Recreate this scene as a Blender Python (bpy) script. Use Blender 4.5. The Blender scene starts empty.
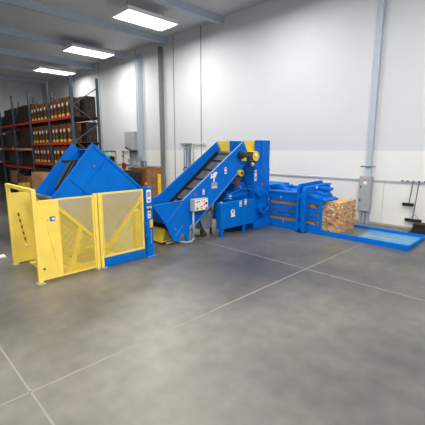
import bpy, bmesh, math, random
from mathutils import Vector, Matrix
random.seed(7)
S = bpy.context.scene
COL = S.collection

# ------------------------------------------------------------------ camera
cam_d = bpy.data.cameras.new('camera'); cam = bpy.data.objects.new('camera', cam_d); COL.objects.link(cam)
cam.location = (0, 0, 2.8)
cam.rotation_euler = (math.pi/2 - 0.1796, 0, 0.7933)
cam_d.sensor_width = 36; cam_d.lens = 36*350/425
cam_d.clip_end = 200
S.camera = cam

# ------------------------------------------------------------------ world, exposure
W = bpy.data.worlds.new('world'); S.world = W; W.use_nodes = True
W.node_tree.nodes['Background'].inputs[0].default_value = (0.9, 0.95, 1, 1)
W.node_tree.nodes['Background'].inputs[1].default_value = 0.12
S.view_settings.view_transform = 'Standard'; S.view_settings.look = 'None'
S.view_settings.gamma = 1; S.view_settings.use_curve_mapping = False
S.view_settings.exposure = -0.45

# invented overhead lamps, added to light the room (x, y, size_x, size_y, power); their fixtures are built further down at the same places
LAMP_Z = 8.6
LAMPS = [(-2.5, 2.5, 1.3, 2.6, 300), (-2.5, 8.5, 1.3, 2.6, 330), (-8.5, -1.5, 1.3, 2.6, 330), (-8.5, 4.5, 1.3, 2.6, 200),
         (-14.5, 1.5, 1.3, 2.6, 240), (-14.5, 10.0, 1.3, 2.6, 540), (-21.5, 10.6, 1.3, 2.6, 580), (2.5, -2.5, 1.3, 2.6, 1050), (3.5, 4.0, 1.3, 2.6, 640),  # last two are frontal fill: one boosted, the other added for it
         (-8.5, 10.0, 1.3, 2.6, 300), (-28.5, 11.2, 1.3, 2.6, 300)]
for lx, ly, sx, sy, pw in LAMPS:
    ld = bpy.data.lights.new('added_lamp_light', 'AREA'); ld.shape = 'RECTANGLE'; ld.size = sx; ld.size_y = sy; ld.energy = pw
    ld.color = (1.0, 0.985, 0.95)
    lo = bpy.data.objects.new('added_lamp_light', ld); lo.location = (lx, ly, LAMP_Z - 0.02); COL.objects.link(lo)

# ------------------------------------------------------------------ materials
def srgb(c):
    return tuple(((v/255)/12.92 if v/255 <= 0.04045 else ((v/255+0.055)/1.055)**2.4) for v in c) + (1,)
MATS = {}
def mat(name, c, rough=0.5, metal=0.0, var=0.06, scale=6.0, c2=None, bump=0.0, bscale=40.0, emit=0.0, thr=None, detail=3, spec=0.5):
    """Painted surface with a little procedural mottling (noise between two tones)."""
    m = bpy.data.materials.new(name); m.use_nodes = True; nt = m.node_tree; N = nt.nodes; L = nt.links
    b = N['Principled BSDF']; b.inputs['Roughness'].default_value = rough; b.inputs['Metallic'].default_value = metal; b.inputs['Specular IOR Level'].default_value = spec
    a = srgb(c)
    if c2 is None: k = 1-var*2; d = tuple(v*k for v in a[:3])+(1,)
    else: d = srgb(c2)
    tc = N.new('ShaderNodeTexCoord'); no = N.new('ShaderNodeTexNoise'); no.inputs['Scale'].default_value = scale; no.inputs['Detail'].default_value = detail
    L.new(tc.outputs['Object'], no.inputs['Vector'])
    r = N.new('ShaderNodeValToRGB'); r.color_ramp.elements[0].position = thr[0] if thr else 0.35; r.color_ramp.elements[1].position = thr[1] if thr else 0.65
    r.color_ramp.elements[0].color = d; r.color_ramp.elements[1].color = a
    L.new(no.outputs['Fac'], r.inputs['Fac']); L.new(r.outputs['Color'], b.inputs['Base Color'])
    if bump:
        n2 = N.new('ShaderNodeTexNoise'); n2.inputs['Scale'].default_value = bscale; L.new(tc.outputs['Object'], n2.inputs['Vector'])
        bp = N.new('ShaderNodeBump'); bp.inputs['Strength'].default_value = bump; bp.inputs['Distance'].default_value = 0.02
        L.new(n2.outputs['Fac'], bp.inputs['Height']); L.new(bp.outputs['Normal'], b.inputs['Normal'])
    if emit:
        b.inputs['Emission Color'].default_value = a; b.inputs['Emission Strength'].default_value = emit
    MATS[name] = m; return m
BLUE = mat('blue_paint', (0, 110, 208), 0.5, var=0.05, scale=3, spec=0.12)
BLUE_WORN = mat('worn_blue_paint', (72, 142, 192), 0.6, c2=(104, 152, 180), scale=5)
BLUE_EDGE = mat('scuffed_blue_edge', (90, 140, 205), 0.5, c2=(60, 120, 200), scale=12)
YEL = mat('yellow_paint', (252, 222, 100), 0.5, var=0.03, scale=3)
YEL2 = mat('deep_yellow_paint', (244, 210, 60), 0.5, var=0.05, scale=4)
YEL3 = mat('bright_yellow', (245, 205, 30), 0.5)
STEEL = mat('bare_steel', (150, 152, 155), 0.45, 0.4, c2=(110, 112, 115), scale=8)
PLATE = mat('worn_steel_plate', (128, 128, 124), 0.6, 0.0, c2=(98, 96, 90), scale=5, detail=6)
GALV = mat('galvanised_steel', (176, 184, 192), 0.5, 0.1, var=0.06, scale=9)
GREYBLUE = mat('grey_blue_paint', (178, 190, 204), 0.6, var=0.03)
GREYBOX = mat('grey_enclosure_paint', (168, 172, 174), 0.5, var=0.04)
TANKGREY = mat('grey_tank_paint', (142, 150, 160), 0.5, var=0.06)
DARK = mat('dark_machine_metal', (58, 58, 60), 0.5, c2=(28, 28, 30), scale=15)
BLACK = mat('black_rubber', (26, 26, 28), 0.6, c2=(16, 16, 18))
BELT = mat('belt_rubber', (82, 86, 92), 0.7, c2=(60, 63, 68), scale=8)
WHITE = mat('white_paint', (235, 235, 235), 0.5, var=0.02)
RED = mat('red_paint', (205, 40, 38), 0.5)
DKRED = mat('dark_red_paint', (170, 20, 30), 0.5)
ORANGE = mat('orange_plastic', (240, 90, 40), 0.5)
RACKRED = mat('rack_beam_red', (190, 52, 48), 0.6, var=0.1)
RACKORANGE = mat('rack_beam_wood', (205, 175, 130), 0.7, var=0.1)
RACKDARK = mat('rack_upright_slate', (64, 76, 88), 0.6, var=0.1)
CARD = mat('cardboard', (190, 142, 98), 0.85, c2=(170, 124, 84), scale=4)
CARD_DK = mat('dark_cardboard', (158, 110, 70), 0.85, c2=(130, 88, 54), scale=5)
CARD_IN = mat('crushed_cardboard', (212, 152, 92), 0.9, c2=(150, 98, 54), scale=22, detail=6, bump=0.5)
LABEL = mat('label_white', (240, 238, 235), 0.6, var=0.02)
LABELGREY = mat('label_grey_print', (175, 172, 175), 0.6, c2=(120, 130, 150), scale=60)
PINK = mat('label_red_print', (225, 110, 95), 0.6)
SIGNBLUE = mat('sign_blue', (80, 120, 200), 0.5, var=0.1, scale=40)
GREEN = mat('green_lamp', (60, 225, 140), 0.4, emit=0.9, var=0)
WRAP = mat('dark_wrapped_goods', (72, 78, 84), 0.6, c2=(22, 24, 28), scale=3)
CLUTTER = mat('dark_goods', (66, 52, 40), 0.8, c2=(24, 22, 22), scale=7, detail=5)
CEIL = mat('ceiling_deck', (205, 207, 208), 0.8, var=0.03)
SEAM = mat('panel_seam', (120, 122, 124), 0.9)
RAILG = mat('wall_rail_grey', (176, 178, 186), 0.7)
TAN = mat('tan_base_strip', (186, 172, 154), 0.9, c2=(170, 156, 138))
JOINT = mat('joint_filler', (150, 144, 134), 0.9)
WOOD = mat('pale_wood', (200, 180, 145), 0.8, c2=(160, 140, 110), scale=20)
BOOMGREY = mat('handle_grey', (92, 98, 112), 0.5)
LIGHTE = mat('diffuser_glow', (255, 252, 245), 0.5, emit=5.0, var=0)

# bale: layered torn cardboard
def bale_mat():
    m = bpy.data.materials.new('baled_cardboard'); m.use_nodes = True; nt = m.node_tree; N = nt.nodes; L = nt.links
    b = N['Principled BSDF']; b.inputs['Roughness'].default_value = 0.9
    tc = N.new('ShaderNodeTexCoord'); mp = N.new('ShaderNodeMapping'); mp.inputs['Scale'].default_value = (10, 10, 22)
    L.new(tc.outputs['Object'], mp.inputs['Vector'])
    v = N.new('ShaderNodeTexVoronoi'); v.inputs['Scale'].default_value = 1.0; L.new(mp.outputs['Vector'], v.inputs['Vector'])
    sp = N.new('ShaderNodeSeparateColor'); L.new(v.outputs['Color'], sp.inputs[0])
    r = N.new('ShaderNodeValToRGB'); e = r.color_ramp.elements
    e[0].position = 0; e[0].color = srgb((170, 124, 82)); e[1].position = 0.5; e[1].color = srgb((216, 172, 122))
    for p, c in ((0.3, (198, 150, 102)), (0.75, (226, 186, 138)), (0.95, (212, 168, 122)), (0.97, (232, 226, 220))):
        x = e.new(p); x.color = srgb(c)
    L.new(sp.outputs[0], r.inputs['Fac']); L.new(r.outputs['Color'], b.inputs['Base Color'])
    n = N.new('ShaderNodeTexNoise'); n.inputs['Scale'].default_value = 30; L.new(tc.outputs['Object'], n.inputs['Vector'])
    bp = N.new('ShaderNodeBump'); bp.inputs['Strength'].default_value = 0.7; bp.inputs['Distance'].default_value = 0.03
    L.new(n.outputs['Fac'], bp.inputs['Height']); L.new(bp.outputs['Normal'], b.inputs['Normal'])
    return m
BALE = bale_mat()

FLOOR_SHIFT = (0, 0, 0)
def floor_mat():
    m = bpy.data.materials.new('sealed_concrete'); m.use_nodes = True; nt = m.node_tree; N = nt.nodes; L = nt.links
    b = N['Principled BSDF']
    tc = N.new('ShaderNodeTexCoord')
    def noise(s, d):
        n = N.new('ShaderNodeTexNoise'); n.inputs['Scale'].default_value = s; n.inputs['Detail'].default_value = d
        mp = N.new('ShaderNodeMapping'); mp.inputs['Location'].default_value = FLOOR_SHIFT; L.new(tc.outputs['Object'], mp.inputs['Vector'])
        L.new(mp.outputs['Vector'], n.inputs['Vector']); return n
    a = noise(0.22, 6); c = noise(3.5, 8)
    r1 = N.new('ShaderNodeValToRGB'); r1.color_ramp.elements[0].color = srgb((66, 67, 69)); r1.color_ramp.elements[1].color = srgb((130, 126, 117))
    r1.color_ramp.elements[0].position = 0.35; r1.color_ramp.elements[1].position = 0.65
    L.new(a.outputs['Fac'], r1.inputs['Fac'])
    r2 = N.new('ShaderNodeValToRGB'); r2.color_ramp.elements[0].color = (0.78, 0.78, 0.78, 1); r2.color_ramp.elements[1].color = (1, 1, 1, 1)
    r2.color_ramp.elements[0].position = 0.3; r2.color_ramp.elements[1].position = 0.7
    L.new(c.outputs['Fac'], r2.inputs['Fac'])
    mx = N.new('ShaderNodeMix'); mx.data_type = 'RGBA'; mx.blend_type = 'MULTIPLY'; mx.inputs[0].default_value = 1
    L.new(r1.outputs['Color'], mx.inputs[6]); L.new(r2.outputs['Color'], mx.inputs[7])
    L.new(mx.outputs[2], b.inputs['Base Color'])
    b.inputs['Roughness'].default_value = 0.38
    return m
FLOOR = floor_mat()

def wall_mat():
    """white tilt-up wall; light grey paint band above 2.74 m (paint colour, by height of the wall itself)"""
    m = bpy.data.materials.new('wall_paint'); m.use_nodes = True; nt = m.node_tree; N = nt.nodes; L = nt.links
    b = N['Principled BSDF']; b.inputs['Roughness'].default_value = 0.75
    tc = N.new('ShaderNodeTexCoord'); s = N.new('ShaderNodeSeparateXYZ'); L.new(tc.outputs['Object'], s.inputs[0])
    g = N.new('ShaderNodeMath'); g.operation = 'GREATER_THAN'; g.inputs[1].default_value = 2.74; L.new(s.outputs['Z'], g.inputs[0])
    mx = N.new('ShaderNodeMix'); mx.data_type = 'RGBA'; mx.inputs[6].default_value = srgb((232, 232, 229)); mx.inputs[7].default_value = srgb((213, 215, 219))
    L.new(g.outputs[0], mx.inputs[0])
    n = N.new('ShaderNodeTexNoise'); n.inputs['Scale'].default_value = 1.2; n.inputs['Detail'].default_value = 4; L.new(tc.outputs['Object'], n.inputs['Vector'])
    r = N.new('ShaderNodeValToRGB'); r.color_ramp.elements[0].color = (0.94, 0.94, 0.93, 1); r.color_ramp.elements[1].color = (1, 1, 1, 1)
    L.new(n.outputs['Fac'], r.inputs['Fac'])
    m2 = N.new('ShaderNodeMix'); m2.data_type = 'RGBA'; m2.blend_type = 'MULTIPLY'; m2.inputs[0].default_value = 1
    L.new(mx.outputs[2], m2.inputs[6]); L.new(r.outputs['Color'], m2.inputs[7]); L.new(m2.outputs[2], b.inputs['Base Color'])
    return m
WALL = wall_mat()

# ------------------------------------------------------------------ mesh builder (all coordinates are world metres)
class MB:
    def __init__(s): s.v = []; s.f = []; s.m = []; s.mats = []; s.cur = 0
    def use(s, m):
        if m not in s.mats: s.mats.append(m)
        s.cur = s.mats.index(m); return s
    def add(s, vs, fs):
        k = len(s.v); s.v += [tuple(v) for v in vs]; s.f += [tuple(i+k for i in f) for f in fs]; s.m += [s.cur]*len(fs); return s
    def box(s, x0, x1, y0, y1, z0, z1):
        x0, x1 = sorted((x0, x1)); y0, y1 = sorted((y0, y1)); z0, z1 = sorted((z0, z1))
        return s.add([(x0,y0,z0),(x1,y0,z0),(x1,y1,z0),(x0,y1,z0),(x0,y0,z1),(x1,y0,z1),(x1,y1,z1),(x0,y1,z1)],
                     [(0,3,2,1),(4,5,6,7),(0,1,5,4),(1,2,6,5),(2,3,7,6),(3,0,4,7)])
    def prism(s, poly, axis, a, b):
        """poly of 2D points extruded along axis: 'x' (y,z), 'y' (x,z), 'z' (x,y)"""
        def P(p, t): return {'x': (t, p[0], p[1]), 'y': (p[0], t, p[1]), 'z': (p[0], p[1], t)}[axis]
        n = len(poly); vs = [P(p, a) for p in poly]+[P(p, b) for p in poly]
        fs = [tuple(range(n))[::-1], tuple(range(n, 2*n))]+[(i, (i+1) % n, n+(i+1) % n, n+i) for i in range(n)]
        return s.add(vs, fs)
    def bar(s, p, q, w, h=None, up=(0, 0, 1)):
        """rectangular bar from p to q"""
        h = h or w; p = Vector(p); q = Vector(q); d = (q-p).normalized(); u = Vector(up)
        if abs(d.dot(u)) > 0.98: u = Vector((1, 0, 0))
        a = d.cross(u).normalized()*w/2; b = a.cross(d).normalized()*h/2
        vs = [c+i*a+j*b for c in (p, q) for i, j in ((-1,-1),(1,-1),(1,1),(-1,1))]
        return s.add(vs, [(0,1,2,3),(7,6,5,4),(0,4,5,1),(1,5,6,2),(2,6,7,3),(3,7,4,0)])
    def cyl(s, p, q, r, n=12, r2=None):
        r2 = r if r2 is None else r2
        p = Vector(p); q = Vector(q); d = (q-p).normalized(); u = Vector((0, 0, 1)) if abs(d.z) < 0.9 else Vector((1, 0, 0))
        a = d.cross(u).normalized(); b = d.cross(a)
        vs = [c+(a*math.cos(t*2*math.pi/n)+b*math.sin(t*2*math.pi/n))*rr for c, rr in ((p, r), (q, r2)) for t in range(n)]
        return s.add(vs, [tuple(range(n)), tuple(range(n, 2*n))[::-1]]+[(i, n+i, n+(i+1) % n, (i+1) % n) for i in range(n)])
    def tube(s, pts, r, n=8):
        for a, b in zip(pts, pts[1:]): s.cyl(a, b, r, n)
        for p in pts[1:-1]: s.ball(p, r, n)
        return s
    def ball(s, c, r, n=8):
        c = Vector(c); vs = [c+Vector((0, 0, r))]; k = n//2
        for i in range(1, k):
            for j in range(n):
                t = math.pi*i/k; u = 2*math.pi*j/n; vs.append(c+Vector((math.sin(t)*math.cos(u), math.sin(t)*math.sin(u), math.cos(t)))*r)
        vs.append(c-Vector((0, 0, r))); fs = [(0, 1+j, 1+(j+1) % n) for j in range(n)]
        for i in range(k-2):
            for j in range(n): a = 1+i*n+j; b = 1+i*n+(j+1) % n; fs.append((a, a+n, b+n, b))
        e = len(vs)-1; fs += [(e, e-n+(j+1) % n, e-n+j) for j in range(n)]
        return s.add(vs, fs)
    def build(s, name, parent=None, mat=None, bevel=0.0, smooth=False, **tags):
        me = bpy.data.meshes.new(name)
        if mat is not None: s.mats = [mat]; s.m = [0]*len(s.f)
        if parent is None:
            xs = [v[0] for v in s.v]; ys = [v[1] for v in s.v]; zs = [v[2] for v in s.v]
            o0 = Vector(((min(xs)+max(xs))/2, (min(ys)+max(ys))/2, min(zs)))
            if tags.get('kind') == 'structure': o0 = Vector((0, 0, 0))
        else:
            r = parent
            while r.parent: r = r.parent
            o0 = r.location.copy()
        me.from_pydata([tuple(Vector(v)-o0) for v in s.v], [], s.f)
        for m in s.mats: me.materials.append(m)
        for p, i in zip(me.polygons, s.m): p.material_index = i
        bm = bmesh.new(); bm.from_mesh(me); bmesh.ops.recalc_face_normals(bm, faces=bm.faces); bm.to_mesh(me); bm.free()
        if smooth:
            for p in me.polygons: p.use_smooth = True
        o = bpy.data.objects.new(name, me); COL.objects.link(o)
        if parent is None: o.location = o0
        else: o.parent = parent
        if bevel:
            bv = o.modifiers.new('bevel', 'BEVEL'); bv.width = bevel; bv.segments = 2; bv.limit_method = 'ANGLE'
        for k, v in tags.items(): o[k] = v
        return o
def B(x0, x1, y0, y1, z0, z1): return MB().box(x0, x1, y0, y1, z0, z1)
def thing(name, loc, label, category, group=None):
    e = bpy.data.objects.new(name, None); e.location = loc; e.empty_display_size = 0.1; COL.objects.link(e)
    e['label'] = label; e['category'] = category
    if group: e['group'] = group
    return e
def struct(name, mb, m, **k): return mb.build(name, None, m, kind='structure', **k)

# ------------------------------------------------------------------ the room
WY = 13.5; CEILZ = 9.2; X0, X1, Y0 = -38.0, 5.0, -7.0
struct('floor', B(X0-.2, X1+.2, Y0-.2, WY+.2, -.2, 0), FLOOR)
struct('wall_back', B(X0, X1, WY, WY+.2, 0, CEILZ), WALL)
struct('wall_left', B(X0-.2, X0, Y0, WY+.2, 0, CEILZ), WALL)
struct('wall_right', B(X1, X1+.2, Y0, WY+.2, 0, CEILZ), WALL)
struct('wall_front', B(X0, X1, Y0-.2, Y0, 0, CEILZ), WALL)
struct('ceiling', B(X0-.2, X1+.2, Y0-.2, WY+.2, CEILZ, CEILZ+.2), CEIL)
struct('baseboard_back', B(X0, X1, WY-.02, WY, 0, .07), TAN)
# horizontal rail and vertical panel seams of the back wall
struct('trim_1', B(-11.5, X1, WY-.03, WY, 1.60, 1.665), RAILG)
struct('trim_30', B(X0, -18.2, WY-.03, WY, 1.66, 1.72), RAILG)
n = 2
for sx in (-30.5, -26.0, -20.9, -16.95, -14.6):
    w = .06
    struct('trim_%d' % n, B(sx-w/2, sx+w/2, WY-.006, WY, .07, CEILZ), SEAM if sx < -13 else RAILG); n += 1
struct('trim_%d' % n, B(-4.73, -4.715, WY-.004, WY, .07, 1.6), RAILG); n += 1
# saw-cut joints of the slab
for sx in (-22.4, -16.3, -10.2, -4.1, 2.0):
    struct('trim_%d' % n, B(sx-.012, sx+.012, Y0, WY, 0, .0015), JOINT); n += 1
for sy in (-5.05, 1.05, 7.15):
    struct('trim_%d' % n, B(X0, X1, sy-.012, sy+.012, 0, .0015), JOINT); n += 1
# ceiling joists
for k in range(9):
    jx = -36+k*4.6
    struct('trim_%d' % n, B(jx-.12, jx+.12, Y0, WY, CEILZ-.35, CEILZ), GREYBLUE); n += 1

names = {(-2.5, 2.5): 'in front of the baler', (-2.5, 8.5): 'over the bale tray', (-8.5, -1.5): 'before the fenced dumper', (-8.5, 4.5): 'over the fenced dumper',
         (-14.5, 1.5): 'before the racks', (-14.5, 10.0): 'over the stacked cartons', (-21.5, 10.6): 'near the unit heater', (2.5, -2.5): 'behind the viewer, boosted for frontal fill', (3.5, 4.0): 'by the right-hand wall, added for frontal fill',
         (-8.5, 10.0): 'over the baler hopper', (-28.5, 11.2): 'at the far end'}
for lx, ly, sx, sy, pw in LAMPS:  # invented fixtures that house the added lamps
    t = thing('added_ceiling_light', (lx, ly, LAMP_Z), 'added white rectangular ceiling light '+names[(lx, ly)], 'ceiling light', 'added high ceiling lights')
    f = MB()
    f.box(lx-sx/2-.05, lx-sx/2, ly-sy/2-.05, ly+sy/2+.05, LAMP_Z-.03, LAMP_Z+.12); f.box(lx+sx/2, lx+sx/2+.05, ly-sy/2-.05, ly+sy/2+.05, LAMP_Z-.03, LAMP_Z+.12)
    f.box(lx-sx/2, lx+sx/2, ly-sy/2-.05, ly-sy/2, LAMP_Z-.03, LAMP_Z+.12); f.box(lx-sx/2, lx+sx/2, ly+sy/2, ly+sy/2+.05, LAMP_Z-.03, LAMP_Z+.12)
    f.box(lx-sx/2, lx+sx/2, ly-sy/2, ly+sy/2, LAMP_Z+.08, LAMP_Z+.12)
    f.build('housing', t, WHITE)
    B(lx-sx/2, lx+sx/2, ly-sy/2, ly+sy/2, LAMP_Z, LAMP_Z+.02).build('diffuser', t, LIGHTE)
    for dy in (-1, 1): MB().cyl((lx, ly+dy, LAMP_Z+.12), (lx, ly+dy, CEILZ), .012, 6).build('hanger', t, GALV)

# ------------------------------------------------------------------ guard fence round the dumper
FX = -7.55   # near long side
def lattice(y0, y1, z0, z1, x, pitch=.027, w=.0068, t=.003):
    """diamond wire mesh in the plane X=x"""
    mb = MB(); H = z1-z0; L = y1-y0
    for sgn in (1, -1):
        k = -H
        while k < L:
            # line y = y0+k+s, z = z0+s (s in 0..H) or mirrored
            s0 = max(0, -k); s1 = min(H, L-k)
            if s1 > s0+.004:
                za, zb = (z0+s0, z0+s1) if sgn > 0 else (z1-s0, z1-s1)
                mb.bar((x+sgn*t/2, y0+k+s0, za), (x+sgn*t/2, y0+k+s1, zb), t, w, up=(0, -sgn, 1))
            k += pitch*1.414
    return mb
gf = thing('guard_fence', (-8.4, 3.8, 0), 'yellow steel guard fence with mesh panels around the blue tipping bin', 'fence')
def post(x, y, z1, w=.07, plate=True, m=YEL):
    o = B(x-w/2, x+w/2, y-w/2, y+w/2, 0 if not plate else .012, z1).build('post', gf, m, bevel=.006)
    if plate: B(x-w/2-.05, x+w/2+.05, y-w/2-.03, y+w/2+.03, 0, .012).build('base_plate', o, GALV)
    return o
post(FX, 2.34, 2.0, .085); post(-9.3, 2.34, 2.0, .085)
# entrance header between the two corner posts
B(-9.26, FX-.043, 2.305, 2.375, 1.92, 2.0).build('top_rail', gf, YEL, bevel=.006)
# solid panel (near side) with folded diagonal crease
sp = MB().box(FX-.012, FX+.012, 2.383, 2.80, .045, 1.74)
sp.box(FX-.02, FX+.02, 2.383, 2.80, 1.70, 1.76)
spo = sp.build('solid_panel', gf, YEL)
MB().bar((FX+.014, 2.55, 1.18), (FX+.014, 2.74, .12), .006, .012).build('crease', spo, YEL2)
MB().cyl((FX+.012, 2.43, .30), (FX+.035, 2.43, .30), .022, 8).build('bolt', spo, DARK)
sg = MB().use(SIGNBLUE).box(FX+.012, FX+.017, 2.62, 2.73, 1.30, 1.40).use(LABEL).box(FX+.017, FX+.02, 2.665, 2.72, 1.33, 1.37)
sg.build('name_sign', spo)
MB().cyl((FX+.012, 2.57, 1.33), (FX+.02, 2.57, 1.33), .012, 8).build('rivet', spo, ORANGE)
# mesh panel one
def mesh_panel(y0, y1, z0, z1, x=FX, fr=.035):
    f = MB(); f.box(x-.015, x+.015, y0, y1, z1-fr, z1); f.box(x-.015, x+.015, y0, y1, z0, z0+fr)
    f.box(x-.015, x+.015, y0, y0+fr*.6, z0+fr, z1-fr); f.box(x-.015, x+.015, y1-fr, y1, z0+fr, z1-fr)
    o = f.build('panel_frame', gf, YEL)
    lattice(y0+fr*.6, y1-fr, z0+fr, z1-fr, x).build('wire_mesh', o, YEL, kind='stuff')
    return o
mesh_panel(2.80, 3.605, .05, 1.765)
post(FX, 3.645, 1.80, .075); post(FX, 3.745, 1.80, .075)
mesh_panel(3.80, 4.94, .24, 1.80, fr=.045)
B(FX-.06, FX+.02, 3.79, 4.97, .012, .225).build('lower_beam', gf, BLUE, bevel=.004)
B(FX-.05, FX+.06, 3.80, 3.86, 0, .012).build('foot', gf, GALV)
# far long side: solid sheet then mesh
fp = MB().box(-9.312, -9.288, 2.383, 3.45, .03, 1.77).build('solid_panel', gf, YEL)
mesh_panel(3.5, 5.1, .05, 1.77, x=-9.3)
post(-9.3, 3.475, 1.8, .045); post(-9.3, 5.13, 1.8, .06)
# lock bar on the inner face of the far sheet
lb = MB(); seq = [(2.52, 1.28), (2.62, .42)]
for i in range(10):
    a = i/10; b_ = (i+1)/10
    lb.use(DARK if i % 2 == 0 else YEL3)
    lb.cyl((-9.27, 2.50+.12*a, 1.27-.78*a), (-9.27, 2.50+.12*b_, 1.27-.78*b_), .017, 8)
lbo = lb.build('lock_bar', gf, None)
MB().ball((-9.27, 2.625, .44), .035, 10).build('knob', lbo, WHITE)
# striped yellow sill inside the entrance
st = MB()
for i in range(5):
    st.use(YEL2 if i % 2 == 0 else TAN); st.box(-9.2+i*.22, -8.98+i*.22, 2.62, 3.2, 0, .03)
st.build('striped_sill', gf, None)
# yellow upright inside, right of the rear opening
B(-7.86, -7.68, 4.78, 4.94, 0, 1.25).build('inner_guard', gf, YEL2, bevel=.01)
B(-9.1, -7.9, 2.75, 2.85, 0, .10).build('cross_member', gf, YEL2)

# ------------------------------------------------------------------ control post (blue) at the end of the fence
cp = thing('control_post', (-7.6, 5.12, 0), 'blue control post with orange beacon, switches and warning labels beside the mesh gate', 'control post')
B(-7.68, -7.52, 5.01, 5.21, .015, 1.84).build('column', cp, BLUE, bevel=.008)
B(-7.74, -7.44, 4.985, 5.26, 0, .015).build('base_plate', cp, BLUE_EDGE)
MB().cyl((-7.6, 5.08, 1.84), (-7.6, 5.08, 1.87), .03, 12).build('beacon_base', cp, DARK)
b1 = MB().cyl((-7.6, 5.08, 1.87), (-7.6, 5.08, 1.93), .035, 12, .03); b1.ball((-7.6, 5.08, 1.93), .03, 12); b1.build('beacon', cp, ORANGE, smooth=True)
l1 = MB().use(LABEL).box(-7.52, -7.512, 5.03, 5.16, 1.44, 1.77).use(PINK).box(-7.512, -7.51, 5.05, 5.14, 1.47, 1.53).use(LABELGREY).box(-7.512, -7.51, 5.05, 5.14, 1.58, 1.72)
l1.build('instruction_label', cp)
for y_ in (5.05, 5.13): MB().cyl((-7.52, y_, 1.32), (-7.48, y_, 1.32), .028, 12).build('push_button', cp, YEL3)
l2 = MB().use(LABEL).box(-7.52, -7.512, 5.05, 5.14, 1.03, 1.22).use(PINK).box(-7.512, -7.51, 5.06, 5.13, 1.14, 1.20).box(-7.512, -7.51, 5.06, 5.13, 1.06, 1.09)
l2.build('warning_label', cp)
B(-7.52, -7.505, 5.10, 5.19, .78, .98).build('yellow_label', cp, YEL3)
br = MB().box(-7.53, -7.46, 4.93, 5.06, .86, .93).box(-7.53, -7.46, 4.93, 5.06, .55, .62).box(-7.53, -7.47, 4.98, 5.05, .62, .86)
br.build('latch_bracket', cp, BLUE, bevel=.004)
MB().cyl((-7.50, 5.12, .35), (-7.50, 5.12, .72), .008, 6).build('handle', cp, GALV)

# ------------------------------------------------------------------ tipping bin (dumper)
db = thing('tipping_bin', (-8.4, 3.95, 0), 'large blue steel tipping bin tilted on its corner inside the yellow fence', 'bin dumper')
T, Rr, Bt, Lf = (3.80, 2.94), (5.17, 1.74), (4.02, .50), (2.78, 1.74)
SQ = [T, Rr, Bt, Lf]
def lerp(a, b, t): return (a[0]+(b[0]-a[0])*t, a[1]+(b[1]-a[1])*t)
def rib(mb, a, b, x, w=.05, t=.02): mb.bar((x, a[0], a[1]), (x, b[0], b[1]), t, w, up=(0, -(b[1]-a[1]), b[0]-a[0]))
sp_ = MB().prism(SQ, 'x', -7.84, -7.82)
near = sp_.build('side_plate', db, BLUE)
rb = MB()
ins = lambda a, b, d: a
C = ((T[0]+Bt[0])/2, (T[1]+Bt[1])/2)
Ti, Ri, Bi, Li = [lerp(p, C, .035) for p in SQ]
for a, b in ((Ti, Ri), (Ri, Bi), (Bi, Li), (Li, Ti)): rib(rb, a, b, -7.805, .055, .03)
rb.build('flange', near, BLUE)
r2 = MB()
rib(r2, lerp(T, Rr, .27), lerp(Lf, Bt, .27), -7.81, .02, .02)      # rib parallel to the left edge
rib(r2, lerp(T, Lf, .62), lerp(Rr, Bt, .62), -7.81, .03, .02)      # rib parallel to the right edge
r2.build('stiffener', near, BLUE)
MB().cyl((-7.82, 3.80, 2.40), (-7.79, 3.80, 2.40), .03, 10).build('bolt', near, STEEL)
far = MB().prism([(p[0]+.03, p[1]) for p in SQ], 'x', -9.02, -9.0).build('side_plate', db, BLUE)
def slab(a, b, t, x0=-9.0, x1=-7.84):
    d = Vector((b[0]-a[0], b[1]-a[1])).normalized(); nn = Vector((d.y, -d.x))*t
    return MB().prism([a, b, (b[0]+nn.x, b[1]+nn.y), (a[0]+nn.x, a[1]+nn.y)], 'x', x0, x1)
slab(Lf, Bt, -.02).build('bin_floor', db, BLUE)
slab(lerp(T, Rr, .12), Rr, .02).build('bin_back', db, BLUE)
MB().bar((-9.0, Lf[0]+.01, Lf[1]+.01), (-7.84, Lf[0]+.01, Lf[1]+.01), .045, .045).build('lip', db, STEEL)
# black arm and hose inside the bin
ar = MB().bar((-8.50, 3.36, 2.50), (-8.08, 3.52, 2.52), .07, .07); ar.bar((-8.20, 3.46, 2.50), (-8.02, 2.98, 1.90), .07, .10); ar.bar((-8.10, 3.50, 2.50), (-7.95, 3.08, 1.98), .05, .08)
ar.build('clamp_arm', db, BLACK, bevel=.01)
# yellow cradle under the lower corner, cylinder and base
for x in (-7.76, -9.1):
    cr = MB(); cr.bar((x, Lf[0]+.02, Lf[1]-.10), (x, Bt[0], Bt[1]-.10), .05, .07, up=(0, 1, 1)); cr.bar((x, Bt[0], Bt[1]-.10), (x, Rr[0]-.12, Rr[1]-.17), .05, .07, up=(0, -1, 1)); cr.build('cradle', db, YEL2)
bs = MB()
for x in (-7.80, -9.08): bs.box(x-.05, x+.05, 3.0, 4.75, .0, .12); bs.bar((x, 4.0, .1), (x, 4.02, .44), .08, .08); bs.bar((x, 3.12, .1), (x, 3.4, 1.05), .08, .08)
bs.box(-9.08, -7.8, 3.25, 3.4, .0, .1); bs.box(-9.08, -7.8, 4.2, 4.4, .0, .1)
bs.box(-8.95, -8.7, 3.1, 3.3, .1, 1.3)
bs.build('base_frame', db, YEL2)
MB().cyl((-7.70, 4.15, .28), (-7.70, 4.55, .78), .035, 10).build('cylinder', db, GALV)
MB().cyl((-7.70, 4.55, .78), (-7.70, 5.0, 1.36), .02, 10).build('piston_rod', db, STEEL)

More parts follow.
